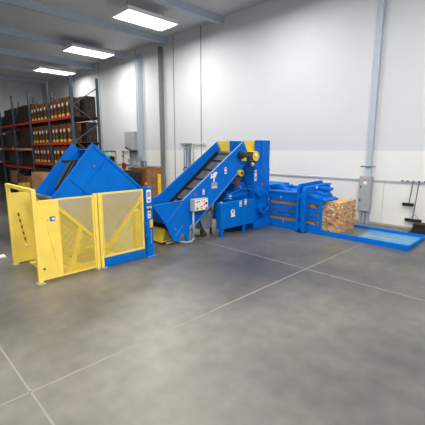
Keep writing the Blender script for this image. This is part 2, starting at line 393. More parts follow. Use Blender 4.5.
# ------------------------------------------------------------------ conveyor
cv = thing('inclined_conveyor', (-8.45, 6.8, 0), 'blue inclined belt conveyor rising from a floor hopper to the baler', 'conveyor')
XN, XF = -7.85, -9.1
rimL, rimK, topE = (5.42, 1.27), (6.47, 1.31), (9.18, 3.05)
near_poly = [rimL, (5.80, .78), (6.10, .20), (6.30, .10), (6.42, .32), (6.55, .30), (6.62, .06), (6.70, .06), (6.74, .52), (7.28, .75), (8.93, 2.02), (9.55, 2.45), (9.18, 3.05), rimK]
far_poly = [(5.42, 1.27), (5.80, .76), (6.55, .48), (6.60, .06), (6.70, .06), (6.74, .48), (6.95, .45), (8.93, 2.02), (9.55, 2.45), (9.18, 3.05), (6.47, 1.31)]
np_ = MB().prism(near_poly, 'x', XN, XN+.02).build('side_wall', cv, BLUE)
fl = MB().bar((XN+.02, 6.74, .36), (XN+.02, 9.05, 2.14), .06, .035); fl.build('lower_flange', np_, BLUE_EDGE)
MB().bar((XN+.01, rimK[0], rimK[1]), (XN+.01, topE[0], topE[1]), .045, .02).build('top_flange', np_, BLUE_EDGE)
MB().bar((XN+.01, rimL[0], rimL[1]), (XN+.01, rimK[0], rimK[1]), .05, .02).build('rim', np_, BLUE)
MB().bar((XN+.021, 5.90, .74), (XN+.021, 6.47, 1.29), .004, .012).build('weld_seam', np_, BLUE_EDGE)
MB().bar((XN+.024, 6.18, .30), (XN+.024, 6.48, .58), .01, .02).build('tension_rod', np_, BLUE_EDGE)
fp_ = MB().prism(far_poly, 'x', XF-.02, XF).build('side_wall', cv, BLUE)
# raised far guard above the belt and hopper back
MB().prism([(5.5, 1.27), (6.47, 1.31), (9.18, 3.07), (9.18, 3.05), (6.6, 1.15), (5.6, 1.1)], 'x', XF, XF+.02).build('upper_guard', fp_, BLUE)
# hopper bottom and end walls
MB().prism([(5.42, 1.27), (5.80, .76), (5.84, .76), (5.47, 1.27)], 'x', XF, XN).build('end_wall', cv, BLUE)
MB().prism([(5.80, .76), (5.80, .73), (6.45, .48), (6.74, .48), (6.74, .52), (6.46, .52)], 'x', XF, XN).build('hopper_floor', cv, BLUE)
# belt with cleats
bl_a, bl_b = Vector((0, 6.15, .42)), Vector((0, 9.30, 2.62))
bd = (bl_b-bl_a).normalized(); bn = Vector((0, -bd.z, bd.y))
belt = MB().bar(((XN+XF)/2, bl_a.y, bl_a.z), ((XN+XF)/2, bl_b.y, bl_b.z), abs(XN-XF)-.04, .05)
belt.cyl((XF+.03, 9.30, 2.62), (XN-.03, 9.30, 2.62), .10, 16)
bo = belt.build('belt', cv, BELT)
L_ = (bl_b-bl_a).length; k = .25
while k < L_:
    c = bl_a+bd*k+bn*.045
    B_ = MB().bar((XF+.05, c.y, c.z), (XN-.05, c.y, c.z), .035, .05, up=tuple(bn)); B_.build('cleat', bo, BLACK)
    k += .52
# dark side seal along the far wall
MB().bar((XF+.04, bl_a.y+.1, bl_a.z+.12), (XF+.04, bl_b.y-.1, bl_b.z+.08), .03, .12).build('side_seal', cv, BLACK)
MB().bar(((XN+XF)/2, 6.45, .38), ((XN+XF)/2, 9.05, 2.18), 1.0, .04).build('return_pan', cv, BLUE)
# legs
for x in (XN-.03, XF+.03):
    B(x-.04, x+.04, 6.60, 6.70, .015, .6).build('leg', cv, BLUE); B(x-.08, x+.1, 6.56, 6.75, 0, .015).build('foot', cv, BLUE_EDGE)
# head: yellow guards each side, blue end, motor
for x in (XN-.05, XF):
    MB().prism([(9.20, 3.08), (9.80, 3.08), (9.80, 2.62), (9.42, 2.62)], 'x', x, x+.05).build('head_guard', cv, YEL2, label='deep yellow guard')
gm = MB().cyl((-7.72, 8.90, 2.61), (-7.72, 9.25, 2.58), .13, 16); gm.box(-7.83, -7.62, 9.20, 9.50, 2.43, 2.70); gm.cyl((-7.72, 8.84, 2.61), (-7.72, 8.90, 2.61), .10, 14)
gmo = gm.build('gear_motor', cv, DARK, bevel=.006)
B(-7.75, -7.60, 8.98, 9.06, 2.41, 2.52).build('terminal_cover', gmo, YEL3)
MB().cyl((-7.80, 9.58, 2.56), (-7.60, 9.58, 2.56), .17, 20).build('shaft_guard', gmo, YEL3)
MB().cyl((-7.60, 9.56, 2.58), (-7.57, 9.56, 2.58), .06, 12).build('shaft_cap', gmo, LABEL)
MB().cyl((XN+.02, 8.98, 2.00), (XN+.12, 8.98, 2.00), .11, 16).build('bearing_ring', cv, YEL3)
MB().cyl((XN+.12, 8.98, 2.00), (XN+.15, 8.98, 2.00), .05, 12).build('bearing_cap', cv, DARK)
MB().ball((-7.62, 9.42, 2.28), .07, 10).build('grease_cup', cv, YEL3)
# decals
def decal(y, z, w, h, parent, x=XN+.022, red=True, name='decal', tilt=0.0):
    d = MB().use(LABEL).box(x, x+.004, y-w/2, y+w/2, z-h/2, z+h/2)
    if red: d.use(PINK).box(x+.004, x+.006, y-w/2+.01, y+w/2-.01, z+h*.22, z+h*.42).use(LABELGREY).box(x+.004, x+.006, y-w/2+.012, y+w/2-.012, z-h*.35, z-h*.1)
    return d.build(name, parent)
decal(8.30, 2.11, .09, .22, np_); decal(7.32, 1.50, .08, .17, np_)
MB().cyl((XN+.02, 6.98, 1.45), (XN+.03, 6.98, 1.45), .045, 12).build('stop_button', np_, RED)
lg = MB().use(LABEL).prism([(7.62, 1.88), (7.74, 1.93), (7.82, 1.90), (7.93, 2.07), (7.84, 2.10), (7.72, 2.03), (7.64, 2.02)], 'x', XN+.022, XN+.026)
lg.use(LABEL).box(XN+.022, XN+.026, 7.74, 7.80, 1.78, 1.92).use(PINK).box(XN+.026, XN+.028, 7.68, 7.73, 1.96, 2.0)
lg.use(LABELGREY).box(XN+.022, XN+.026, 7.66, 7.92, 1.56, 1.76).use(LABEL).box(XN+.026, XN+.028, 7.68, 7.90, 1.60, 1.63)
lg.build('maker_logo', np_)
MB().cyl((XN+.02, 6.20, .50), (XN+.03, 6.20, .50), .02, 8).build('bolt', np_, PINK)

# yellow mesh-ended guard box on the floor by the hopper
yg = thing('floor_guard', (-8.3, 5.9, 0), 'yellow wedge shaped floor guard with mesh end under the conveyor hopper', 'guard')
gp = MB().prism([(5.98, .05), (6.50, .05), (6.33, .43), (6.13, .45)], 'x', -9.05, -8.26).build('shell', yg, YEL2, bevel=.01)
MB().prism([(6.05, .09), (6.42, .09), (6.29, .37), (6.15, .39)], 'x', -8.26, -8.25).build('mesh_window', gp, mat('mesh_grey_yellow', (176, 164, 96), .6, c2=(140, 132, 80), scale=80))
B(-9.05, -8.24, 5.98, 6.53, 0, .05).build('skid', yg, DARK)

# ------------------------------------------------------------------ push-button panel on its pipe stand
pn = thing('push_button_panel', (-7.66, 6.85, 0), 'grey push button panel on a pipe stand beside the conveyor', 'control panel')
B(-7.78, -7.60, 6.72, 7.30, .98, 1.34).build('enclosure', pn, GREYBOX, bevel=.012)
B(-7.60, -7.592, 6.76, 7.27, 1.0, 1.32).build('face_plate', pn, LABEL)
for y_, z_, m_, r_ in ((6.83, 1.25, DARK, .022), (6.90, 1.27, DARK, .018), (6.83, 1.14, WHITE, .03), (6.84, 1.06, RED, .028), (7.12, 1.26, ORANGE, .022), (7.20, 1.19, BLACK, .032), (7.12, 1.16, RED, .022), (7.21, 1.04, RED, .034), (7.02, 1.28, PINK, .015)):
    MB().cyl((-7.592, y_, z_), (-7.565, y_, z_), r_, 10).build('push_button', pn, m_)
B(-7.592, -7.589, 6.95, 7.07, 1.09, 1.115).build('name_plate', pn, PINK); B(-7.592, -7.589, 6.95, 7.07, 1.03, 1.045).build('name_plate', pn, PINK)
MB().tube([(-7.70, 6.78, .98), (-7.70, 6.78, .16), (-7.72, 6.74, .06), (-7.80, 6.60, .035), (-8.15, 6.45, .035), (-8.15, 6.1, .035)], .032, 10).build('conduit', pn, GALV, smooth=True)
MB().tube([(-7.68, 6.92, .98), (-7.68, 6.98, .90), (-7.68, 7.1, .90), (-7.68, 7.2, .98)], .014, 6).build('cable', pn, BLACK)

# ------------------------------------------------------------------ grey hydraulic tank with its pump
ht = thing('hydraulic_tank', (-8.45, 7.8, 0), 'grey hydraulic oil tank with dark pump and yellow hose under the conveyor', 'tank')
TXo, TYo = -8.22, 7.56
tk = B(TXo-.46, TXo, TYo, TYo+.52, .20, .70).build('reservoir', ht, TANKGREY, bevel=.01)
B(TXo-.47, TXo+.01, TYo-.01, TYo+.53, .70, .72).build('lid', tk, GREYBOX)
for x, y in ((-.43, .04), (-.03, .04), (-.43, .48), (-.03, .48)): B(TXo+x-.03, TXo+x+.03, TYo+y-.03, TYo+y+.03, 0, .20).build('leg', ht, DARK)
pm = MB().cyl((TXo-.18, TYo+.36, .72), (TXo-.18, TYo+.36, 1.10), .12, 14)
pm.build('pump_motor', ht, DARK)
MB().cyl((TXo-.12, TYo+.12, .80), (TXo-.12, TYo+.5, .84), .08, 12).build('pump_body', ht, DARK)
B(TXo-.2, TXo-.04, TYo+.1, TYo+.22, .72, .98).build('valve_block', ht, DARK)
MB().tube([(TXo-.05, TYo+.32, 1.10), (TXo+.0, TYo+.40, 1.22), (TXo+.02, TYo+.50, 1.16), (TXo+.02, TYo+.53, .98), (TXo-.01, TYo+.50, .74)], .032, 8).build('hose', ht, YEL3, smooth=True, label='yellow hose')
MB().tube([(TXo-.02, TYo+.08, .9), (TXo+.10, TYo-.10, .74), (TXo+.12, TYo-.16, .5), (TXo+.10, TYo-.02, .25), (TXo+.14, TYo+.10, .03), (TXo+.1, TYo-.15, .03), (TXo-.1, TYo-.2, .03)], .024, 8).build('hose', ht, BLACK, smooth=True)
MB().ball((TXo-.05, TYo+.12, .98), .04, 8).build('filler_cap', ht, PINK); MB().ball((TXo, TYo+.46, .75), .035, 8).build('valve', ht, RED)

# ------------------------------------------------------------------ baler
ba = thing('cardboard_baler', (-7.7, 10.6, 0), 'big blue horizontal baler with hopper, slotted chamber and clamp frame', 'baler')
# side equipment trough in front (long box on legs)
tr = B(-7.80, -7.60, 7.84, 9.52, .24, 1.10)
tro = tr.build('ram_housing', ba, BLUE, bevel=.012)
for y_ in (7.92, 9.02):
    l = B(-7.68, -7.60, y_-.04, y_+.04, .012, .24).build('leg', ba, BLUE); B(-7.72, -7.56, y_-.08, y_+.08, 0, .012).build('foot', l, BLUE)
decal(8.80, 1.0, .10, .20, tro, x=-7.6); decal(9.06, 1.03, .11, .20, tro, x=-7.6)
cm = MB().use(LABEL).cyl((-7.6, 8.42, .76), (-7.594, 8.42, .76), .10, 20).use(LABELGREY).cyl((-7.594, 8.42, .78), (-7.592, 8.42, .78), .06, 14).use(LABEL).box(-7.6, -7.594, 8.33, 8.52, .60, .66)
cm.build('round_decal', tro)
MB().cyl((-7.70, 7.98, 1.10), (-7.70, 7.98, 1.13), .045, 10).build('filler_cap', tro, GALV)
# machine bed behind the trough
B(-9.0, -7.95, 8.75, 9.6, .30, 1.34).build('oil_reservoir', ba, BLUE, bevel=.01)
B(-8.9, -8.05, 9.0, 9.5, 1.34, 1.62).build('valve_block', ba, BLUE, bevel=.02)
MB().tube([(-7.9, 8.6, 1.3), (-7.85, 9.1, 1.45), (-7.85, 9.5, 1.42), (-7.8, 9.8, 1.30)], .035, 8).build('hydraulic_line', ba, BLUE, smooth=True)
MB().tube([(-7.82, 8.2, 1.18), (-7.8, 8.9, 1.25), (-7.78, 9.5, 1.26)], .025, 8).build('hydraulic_line', ba, BLUE, smooth=True)
decal(8.62, 1.22, .11, .16, ba, x=-7.9)
B(-7.97, -7.9, 8.45, 9.55, 1.08, 1.33).build('side_ledge', ba, BLUE)
# main body
B(-9.5, -7.70, 9.62, 11.85, .0, 1.50).build('main_body', ba, BLUE, bevel=.015)
# details on the body's right face
MB().cyl((-7.70, 9.92, .72), (-7.50, 9.92, .72), .20, 20).build('pump_motor', ba, BLUE, bevel=.015)
MB().cyl((-7.50, 9.92, .72), (-7.47, 9.92, .72), .05, 10).build('motor_cap', ba, DARK)
MB().cyl((-7.70, 9.78, 1.32), (-7.52, 9.78, 1.32), .17, 18).build('manifold', ba, BLUE, bevel=.02)
MB().tube([(-7.64, 9.9, 1.34), (-7.60, 10.2, 1.30), (-7.58, 10.34, 1.05), (-7.58, 10.36, .72), (-7.62, 10.2, .52), (-7.66, 10.0, .50)], .012, 6).build('hydraulic_line', ba, BLUE_EDGE, smooth=True)
B(-7.70, -7.60, 9.55, 10.44, .0, .30).build('skirt', ba, BLUE, bevel=.01)
MB().cyl((-7.70, 10.0, .42), (-7.60, 10.0, .42), .04, 10).build('coupling', ba, BLUE)
MB().cyl((-7.70, 10.02, 1.56), (-7.64, 10.02, 1.56), .035, 10).build('indicator', ba, ORANGE)
MB().cyl((-7.84, 9.0, 1.53), (-7.79, 9.0, 1.53), .03, 10).build('indicator', ba, ORANGE)
# lower hopper and feed hopper
lh = B(-9.15, -7.75, 9.66, 10.58, 1.50, 2.06).build('lower_hopper', ba, BLUE, bevel=.01)
hp = MB().box(-9.15, -9.12, 9.74, 10.58, 2.06, 3.10).box(-7.80, -7.77, 9.74, 10.58, 2.06, 3.10).box(-9.12, -7.80, 10.55, 10.58, 2.06, 3.10).box(-9.12, -7.80, 9.74, 9.77, 2.06, 2.60)
hp.build('feed_hopper', ba, BLUE)
B(-7.77, -7.755, 9.70, 10.60, 2.03, 2.09).build('hopper_flange', ba, BLUE)
B(-7.77, -7.74, 10.06, 10.11, 2.09, 3.10).build('hopper_rib', ba, BLUE)
decal(9.68+.08, 1.88, .11, .36, lh, x=-7.75)
MB().cyl((-7.75, 10.08, 1.82), (-7.71, 10.08, 1.82), .06, 12).build('inspection_port', lh, BLUE)
B(-7.75, -7.735, 9.95, 10.20, 1.60, 1.98).build('access_door', lh, BLUE)
# hanging cable and brown sensor under the conveyor head
MB().tube([(-7.62, 9.40, 2.24), (-7.65, 9.2, 2.10), (-7.68, 9.02, 1.95), (-7.72, 9.15, 1.7), (-7.72, 9.36, 1.38), (-7.74, 9.40, 1.2)], .015, 6).build('cable', ba, BLACK)
MB().prism([(8.86, 1.86), (9.12, 1.90), (9.0, 1.62), (8.84, 1.50)], 'x', -7.93, -7.84).build('sensor_bracket', ba, mat('brown_rusty_steel', (92, 62, 40), .7))
# chamber
CY0, CY1 = 10.45, 11.85
cx0, cx1 = -7.70, -5.50
ch = MB()
for z0, z1 in ((0, .30), (.42, .52), (.555, .645), (.68, .785), (.815, .88), (.99, 1.25)):
    ch.box(cx0, cx1, CY0, CY0+.025, z0, z1)
cho = ch.build('slotted_side', ba, BLUE, bevel=.004)
MB().prism([(cx0, 0), (cx1, 0), (cx1, .6), (-6.0, 1.25), (cx0, 1.25)], 'y', CY1-.06, CY1).build('rear_side', ba, BLUE)
B(cx0, -6.0, CY0-.03, CY1, 1.25, 1.31).build('top_plate', ba, BLUE, bevel=.01)
B(cx0, -6.5, CY0-.03, CY0+.10, 1.31, 1.35).build('top_angle', ba, BLUE_EDGE)
B(cx0, -6.5, CY1-.12, CY1, 1.31, 1.40).build('top_angle', ba, BLUE)
MB().prism([(-6.0, 1.25), (-5.42, 1.10), (-5.42, 1.16), (-6.0, 1.31)], 'y', CY0-.03, 11.35).build('tension_plate', ba, BLUE, bevel=.008)
MB().prism([(-6.0, 1.31), (-5.62, 1.22), (-5.62, 1.30), (-6.0, 1.40)], 'y', 10.8, 11.3).build('tension_pad', ba, BLUE, bevel=.008)
for x_ in (-7.66, -5.55): B(x_-.05, x_+.05, CY0-.025, CY0, 0, 1.25).build('stiffener', ba, BLUE)
MB().cyl((-7.12, CY0-.012, 1.12), (-7.12, CY0, 1.12), .035, 10).build('eyelet', ba, LABELGREY)
B(cx0, cx1, CY0+.06, CY1-.06, 0, .08).build('chamber_floor', ba, PLATE)
# link arm over the chamber's left end
MB().prism([(-7.70, 1.50), (-7.45, 1.55), (-7.3, 1.55), (-7.12, 1.40), (-7.0, 1.38), (-7.0, 1.31), (-7.5, 1.38), (-7.70, 1.38)], 'y', 10.62, 10.90).build('link_arm', ba, BLUE, bevel=.02)
MB().cyl((-7.35, 10.9, 1.44), (-7.35, 11.5, 1.44), .04, 12).build('cross_shaft', ba, BLUE)
# clamp frame (yoke)
yk = MB()
for x0, x1, zt in ((-6.36, -6.28, 1.54), (-6.16, -6.03, 1.46)):
    yk.box(x0, x1, 10.22, 10.41, .03, zt-.25)
    yk.prism([(10.22, zt-.25), (10.24, zt-.02), (10.32, zt+.10), (11.8, zt+.14), (11.9, zt+.04), (11.9, zt-.25), (11.78, zt-.25), (11.72, zt-.08), (10.6, zt-.08), (10.40, zt-.25)], 'x', x0, x1)
    yk.box(x0, x1, 11.87, 11.99, .03, zt-.05)
yko = yk.build('clamp_frame', ba, BLUE, bevel=.015)
B(-6.28, -6.16, 10.26, 10.38, .14, .34).build('cross_block', yko, BLUE); B(-6.28, -6.16, 10.26, 10.38, 1.15, 1.32).build('cross_block', yko, BLUE)
MB().cyl((-6.22, 10.30, .34), (-6.22, 10.30, 1.15), .025, 10).build('tie_rod', yko, BLUE)
B(-6.34, -6.05, 10.23, 10.40, 0, .03).build('foot', yko, BLACK)
for y_, px_ in ((10.95, -6.03), (11.80, -5.95)): MB().cyl((px_, y_, 1.50), (px_+.025, y_, 1.50), .042, 12).build('pin', yko, LABEL)
MB().cyl((-6.5, 11.80, 1.50), (-5.95, 11.80, 1.50), .10, 18).build('pivot_boss', yko, BLUE, bevel=.01)
B(-6.32, -5.6, 11.1, 11.35, 1.40, 1.5).build('tension_arm', yko, BLUE, bevel=.02)

# compressed cardboard inside the chamber (visible through the slots)
def crumple(x0, x1, y0, y1, z0, z1, n, amp, seed, layers=6):
    rnd = random.Random(seed); bm = bmesh.new(); bmesh.ops.create_cube(bm, size=1)
    bmesh.ops.subdivide_edges(bm, edges=bm.edges[:], cuts=n, use_grid_fill=True)
    off = [rnd.uniform(-1, 1) for _ in range(64)]
    mb = MB(); c = Vector(((x0+x1)/2, (y0+y1)/2, (z0+z1)/2)); s = Vector((x1-x0, y1-y0, z1-z0))
    for v in bm.verts:
        p = v.co.copy(); lay = int((p.z+.5)*layers*.999); k = off[lay]*.8
        nrm = Vector((p.x if abs(p.x) > .49 else 0, p.y if abs(p.y) > .49 else 0, p.z if abs(p.z) > .49 else 0))
        if nrm.length: nrm.normalize()
        q = Vector((p.x*s.x, p.y*s.y, p.z*s.z))+c
        a = amp*(k+rnd.uniform(-1, 1)*.8)
        q += Vector((nrm.x*a, nrm.y*a, nrm.z*a*.6 if p.z > 0 else 0))
        mb.v.append(tuple(q))
    bm.verts.ensure_lookup_table()
    for f in bm.faces: mb.f.append(tuple(v.index for v in f.verts)); mb.m.append(0)
    bm.free(); return mb
inn = crumple(-7.62, -5.80, CY0+.06, CY1-.1, .085, 1.20, 10, .02, 3)
inn.build('compressed_cardboard', None, CARD_IN, label='compressed cardboard showing through the slots of the baler chamber', category='cardboard')
t_ = MB().bar((-6.98, 10.42, .22), (-6.90, 10.40, .40), .05, .03); t_.build('cardboard_scrap', None, CARD, label='loose cardboard scrap sticking out of the lower chamber slot', category='cardboard scrap')

# ------------------------------------------------------------------ run-out tray and bale
ty = thing('bale_tray', (-4.2, 11.3, 0), 'long low blue steel tray on the floor holding the finished bale', 'tray')
TX0, TX1, TY0, TY1 = -5.50, -2.88, 10.45, 12.03
B(TX0, TX1, TY0, TY0+.05, 0, .16).build('side_rail', ty, BLUE, bevel=.006)
B(TX0, TX1, TY1-.05, TY1, 0, .19).build('side_rail', ty, BLUE, bevel=.006)
B(TX1-.05, TX1, TY0+.05, TY1-.05, 0, .13).build('end_rail', ty, BLUE, bevel=.006)
B(TX0, -4.42, TY0+.05, TY1-.05, 0, .09).build('bed_plate', ty, PLATE)
MB().prism([(-4.42, TY0+.05), (TX1-.05, TY0+.05), (TX1-.05, TY1-.05), (-4.75+.33, TY1-.05)], 'z', 0, .095).build('bed_plate', ty, BLUE_WORN, label='scuffed pale blue bed plate')
MB().bar((-4.32, 10.98, .102), (-3.42, 11.12, .102), .10, .014).build('wear_strip', ty, WOOD, label='pale worn strip')

bale = thing('cardboard_bale', (-5.4, 11.45, .09), 'large strapped bale of crushed brown cardboard standing on the blue tray', 'bale')
bm_ = crumple(-5.80, -5.04, 10.70, 11.88, .095, 1.09, 13, .022, 11, layers=9)
bob = bm_.build('cardboard_block', bale, BALE)
for z_ in (.25, .42, .6, .78):
    MB().tube([(-5.45, 10.665, z_), (-5.005, 10.665, z_), (-5.005, 11.91, z_)], .005, 5).build('baling_wire', bale, STEEL)
random.seed(5)
for i in range(16):
    f_ = MB()
    if i % 2: yy = random.uniform(10.85, 11.85); zz = random.uniform(.2, .92); f_.bar((-5.01, yy, zz), (-4.975, yy+random.uniform(.08, .2), zz+random.uniform(-.05, .05)), .01, random.uniform(.04, .1))
    else: xx = random.uniform(-5.40, -5.1); zz = random.uniform(.2, .92); f_.bar((xx, 10.665, zz), (xx+random.uniform(.06, .14), 10.64, zz+random.uniform(-.04, .04)), .01, random.uniform(.03, .08))
    f_.build('torn_flap', bale, random.choice([CARD, CARD, CARD_DK, LABEL]))

# ------------------------------------------------------------------ right-hand wall equipment
eb = thing('electrical_cabinet', (-5.4, 13.3, .47), 'tall grey electrical cabinet on the white wall behind the bale', 'electrical cabinet')
B(-5.54, -5.10, 13.24, 13.46, .47, 1.80).build('cabinet', eb, GREYBOX, bevel=.012)
dr = B(-5.52, -5.12, 13.225, 13.24, .50, 1.77).build('door', eb, GREYBOX, bevel=.004)
lbx = MB().use(LABEL).box(-5.37, -5.25, 13.219, 13.225, 1.50, 1.68).use(RED).box(-5.37, -5.25, 13.215, 13.219, 1.63, 1.675); lbx.build('warning_label', dr)
for z_ in (.85, 1.36): B(-5.47, -5.44, 13.205, 13.225, z_, z_+.09).build('latch', dr, DARK)
MB().cyl((-5.12, 13.3, .62), (-5.10, 13.3, .62), .03, 8).build('bolt', eb, PINK)
for i, x_ in enumerate((-5.46, -5.34, -5.18)):
    MB().cyl((x_, 13.34, .0), (x_, 13.34, .47), .04, 12).build('conduit', eb, GALV)
B(-5.5, -5.14, 13.42, 13.46, .0, .47).build('back_channel', eb, GREYBLUE)
co = thing('steel_column', (-5.30, 13.33, 1.77), 'pale grey blue steel riser above the electrical cabinet', 'column')
B(-5.37, -5.19, 13.34, 13.46, 1.80, CEILZ).build('channel', co, GREYBLUE, bevel=.004)
B(-5.56, -5.03, 13.30, 13.34, 2.13, 2.18).build('strut', co, SEAM)

rk = thing('broom_rack', (-3.7, 13.45, 1.68), 'wall rack with a row of small clips holding two brooms', 'broom rack')
B(-4.15, -3.15, 13.46, 13.498, 1.66, 1.69).build('rail', rk, RAILG)
for x_ in (-4.10, -3.92, -3.74, -3.57, -3.40, -3.23):
    MB().cyl((x_, 13.46, 1.70), (x_, 13.40, 1.70), .024, 10).build('clip', rk, DARK)
def broom(x, zt, zh, w, lab, lean=0.0, dx=0.0):
    b = thing('push_broom', (x, 13.36, zh), lab, 'broom')
    MB().cyl((x, 13.37, zh+.06), (x+lean, 13.37, zt), .016, 8).build('handle', b, BOOMGREY)
    B(x-w/2+dx, x+w/2+dx, 13.32, 13.42, zh, zh+.06).build('broom_head', b, BLACK, bevel=.008)
    MB().box(x-w/2+dx+.01, x+w/2+dx-.01, 13.33, 13.41, zh-.05, zh).build('bristles', b, BLACK)
    return b
broom(-3.80, 1.70, .88, .36, 'push broom with short black head, left of the two hanging on the rack', .06, -.03)
b2 = broom(-3.64, 1.70, .34, .52, 'push broom with wide black head, hanging lowest from the right clips', .09, .02)
MB().tube([(-3.74, 13.37, .40), (-3.66, 13.37, .50), (-3.59, 13.37, .54), (-3.52, 13.37, .50), (-3.44, 13.37, .40)], .008, 6).build('brace', b2, BOOMGREY)
bn_ = thing('black_bin', (-3.25, 13.05, 0), 'black plastic bin standing on the floor beneath the brooms', 'bin')
MB().prism([(-3.52, 0), (-3.02, 0), (-2.98, .30), (-3.46, .30)], 'y', 12.85, 13.25).build('body', bn_, BLACK, bevel=.01)
MB().box(-3.60, -3.40, 12.83, 13.27, .0, .03).build('lip', bn_, BLACK)
MB().box(-3.48, -2.96, 12.83, 13.27, .30, .33).build('rim', bn_, BLACK)

# ------------------------------------------------------------------ far wall equipment (left background)
uh = thing('unit_heater', (-21.5, 13.2, 2.7), 'grey box heater hung high on the far wall', 'heater')
MB().prism([(-21.95, 2.98), (-21.95, 3.95), (-20.75, 3.95), (-20.75, 2.72), (-21.1, 2.72)], 'y', 13.05, 13.45).build('housing', uh, GREYBOX)
MB().prism([(-21.95, 2.98), (-21.1, 2.72), (-21.1, 2.60), (-21.95, 2.86)], 'y', 13.05, 13.45).build('louvre', uh, DARK)
pi = thing('pipe_cluster', (-20.6, 13.4, 0), 'cluster of pale blue grey vertical pipes right of the heater', 'pipes')
for x_, z0, z1, r in ((-20.72, .9, 8.8, .07), (-20.50, .9, 8.8, .09), (-20.28, .9, 8.8, .06), (-20.08, 1.3, 8.8, .04)):
    MB().cyl((x_, 13.36, z0), (x_, 13.36, z1), r, 10).build('pipe', pi, GREYBLUE)
B(-20.85, -20.55, 13.26, 13.48, 1.25, 1.75).build('junction_box', pi, GREYBOX); B(-20.4, -20.05, 13.26, 13.48, 1.55, 2.0).build('junction_box', pi, STEEL)
B(-20.6, -20.3, 13.26, 13.48, 2.1, 2.35).build('junction_box', pi, GREYBOX)
p2 = thing('switch_boxes', (-21.8, 13.4, .9), 'grey switch boxes and conduits under the heater', 'electrical boxes')
B(-22.05, -21.7, 13.30, 13.49, 1.85, 2.1).build('switch_box', p2, GREYBOX); B(-22.1, -21.75, 13.30, 13.49, 1.1, 1.5).build('switch_box', p2, STEEL)
B(-21.72, -21.45, 13.30, 13.49, 1.55, 1.9).build('switch_box', p2, GREYBOX)
for x_ in (-21.95, -21.82, -21.58): MB().cyl((x_, 13.42, .9), (x_, 13.42, 2.72), .035, 8).build('conduit', p2, GALV)
p3 = thing('wall_conduit', (-22.9, 13.45, 1.7), 'thin dark conduit frame with small boxes left of the heater', 'conduit')
MB().tube([(-22.2, 13.45, 2.62), (-22.95, 13.45, 2.62), (-22.95, 13.45, 1.70), (-21.0, 13.45, 1.70)], .02, 6).build('pipe', p3, SEAM)
for z_ in (2.62, 2.30): B(-23.02, -22.88, 13.40, 13.49, z_-.06, z_+.06).build('outlet_box', p3, SEAM)
B(-23.02, -22.68, 13.36, 13.49, 1.38, 1.80).build('fire_alarm_cabinet', None, DKRED, label='dark red wall box below the thin conduit', category='alarm box')
B(-25.16, -24.92, 13.44, 13.495, 2.34, 2.56).build('exit_light', None, GREEN, label='small green lit exit light on the far wall', category='exit light')
d1 = MB(); d1.box(-26.0, -25.94, 13.46, 13.5, 0, 2.68).box(-24.06, -24.0, 13.46, 13.5, 0, 2.68).box(-25.94, -24.06, 13.46, 13.5, 2.62, 2.68)
struct('door_1', d1, SEAM)
B(-24.75, -24.25, 13.36, 13.49, 1.86, 2.26).build('wall_monitor', None, BLACK, label='small black screen on the wall beside the green light', category='screen')
B(-17.78, -17.1, 13.49, 13.498, 1.40, 1.51).build('wall_sign', None, LABEL, label='small white sign strip on the far wall left of the conveyor', category='sign')
hr = thing('hose_reel_pipes', (-15.8, 13.4, 1.5), 'blue grey pipe loop on the far wall above the conveyor', 'pipes')
MB().tube([(-15.96, 13.38, 1.65), (-15.96, 13.38, 2.80), (-15.85, 13.38, 2.88), (-15.62, 13.38, 2.88), (-15.55, 13.38, 2.80), (-15.55, 13.38, 1.6)], .035, 8).build('pipe_loop', hr, mat('light_blue_pipe', (135, 160, 195), .5))
B(-16.3, -15.35, 13.38, 13.46, 3.06, 3.12).build('strut', hr, SEAM)
MB().cyl((-15.76, 13.4, 1.5), (-15.76, 13.4, 3.06), .03, 8).build('riser', hr, SEAM)
MB().cyl((-15.50, 13.43, 1.5), (-15.50, 13.43, 3.06), .035, 8).build('riser', hr, SEAM)
MB().tube([(-16.0, 13.36, 1.62), (-15.9, 13.33, 1.74), (-15.72, 13.33, 1.74), (-15.65, 13.36, 1.62), (-15.75, 13.35, 1.5), (-15.9, 13.35, 1.5), (-16.0, 13.36, 1.62)], .035, 8).build('blue_coil', hr, BLUE)
MB().tube([(-15.2, 13.42, 1.5), (-15.2, 13.42, 3.0), (-15.12, 13.42, 3.1), (-14.2, 13.42, 3.1)], .028, 8).build('branch_pipe', hr, mat('pale_pipe', (190, 190, 186), .6))
B(-18.17, -17.93, 13.3, 13.495, 0, 8.8).build('wall_column', None, SEAM, label='dark grey slim column on the far wall right of the cartons', category='column')

# cartons, crates and yellow bollard between dumper and far wall
def carton(name, x0, x1, y0, y1, z0, z1, m, label, group=None, open_top=False):
    t = thing(name, ((x0+x1)/2, (y0+y1)/2, z0), label, 'box', group)
    if open_top:
        w = .02; mb = MB().box(x0, x1, y0, y0+w, z0, z1).box(x0, x1, y1-w, y1, z0, z1).box(x0, x0+w, y0+w, y1-w, z0, z1).box(x1-w, x1, y0+w, y1-w, z0, z1).box(x0+w, x1-w, y0+w, y1-w, z0, z0+w)
        mb.build('carton', t, m)
    else: B(x0, x1, y0, y1, z0, z1).build('carton', t, m, bevel=.01)
    return t
pl = thing('wooden_pallet', (-14.0, 9.5, 0), 'wooden pallet under the tall brown carton', 'pallet')
for i in range(6): B(-14.6, -13.35, 9.0+i*.16, 9.11+i*.16, .10, .13).build('board', pl, WOOD)
for x_ in (-14.55, -14.0, -13.45): B(x_-.05, x_+.05, 9.0, 9.91, 0, .10).build('runner', pl, WOOD)
carton('bulk_carton', -14.55, -13.40, 9.02, 9.88, .13, 1.02, CARD_DK, 'brown bulk carton resting on the pallet behind the control post')
bx = carton('bulk_carton', -14.55, -13.40, 9.02, 9.88, 1.02, 1.93, CARD_DK, 'open brown bulk carton on top of the stack behind the control post', open_top=True)
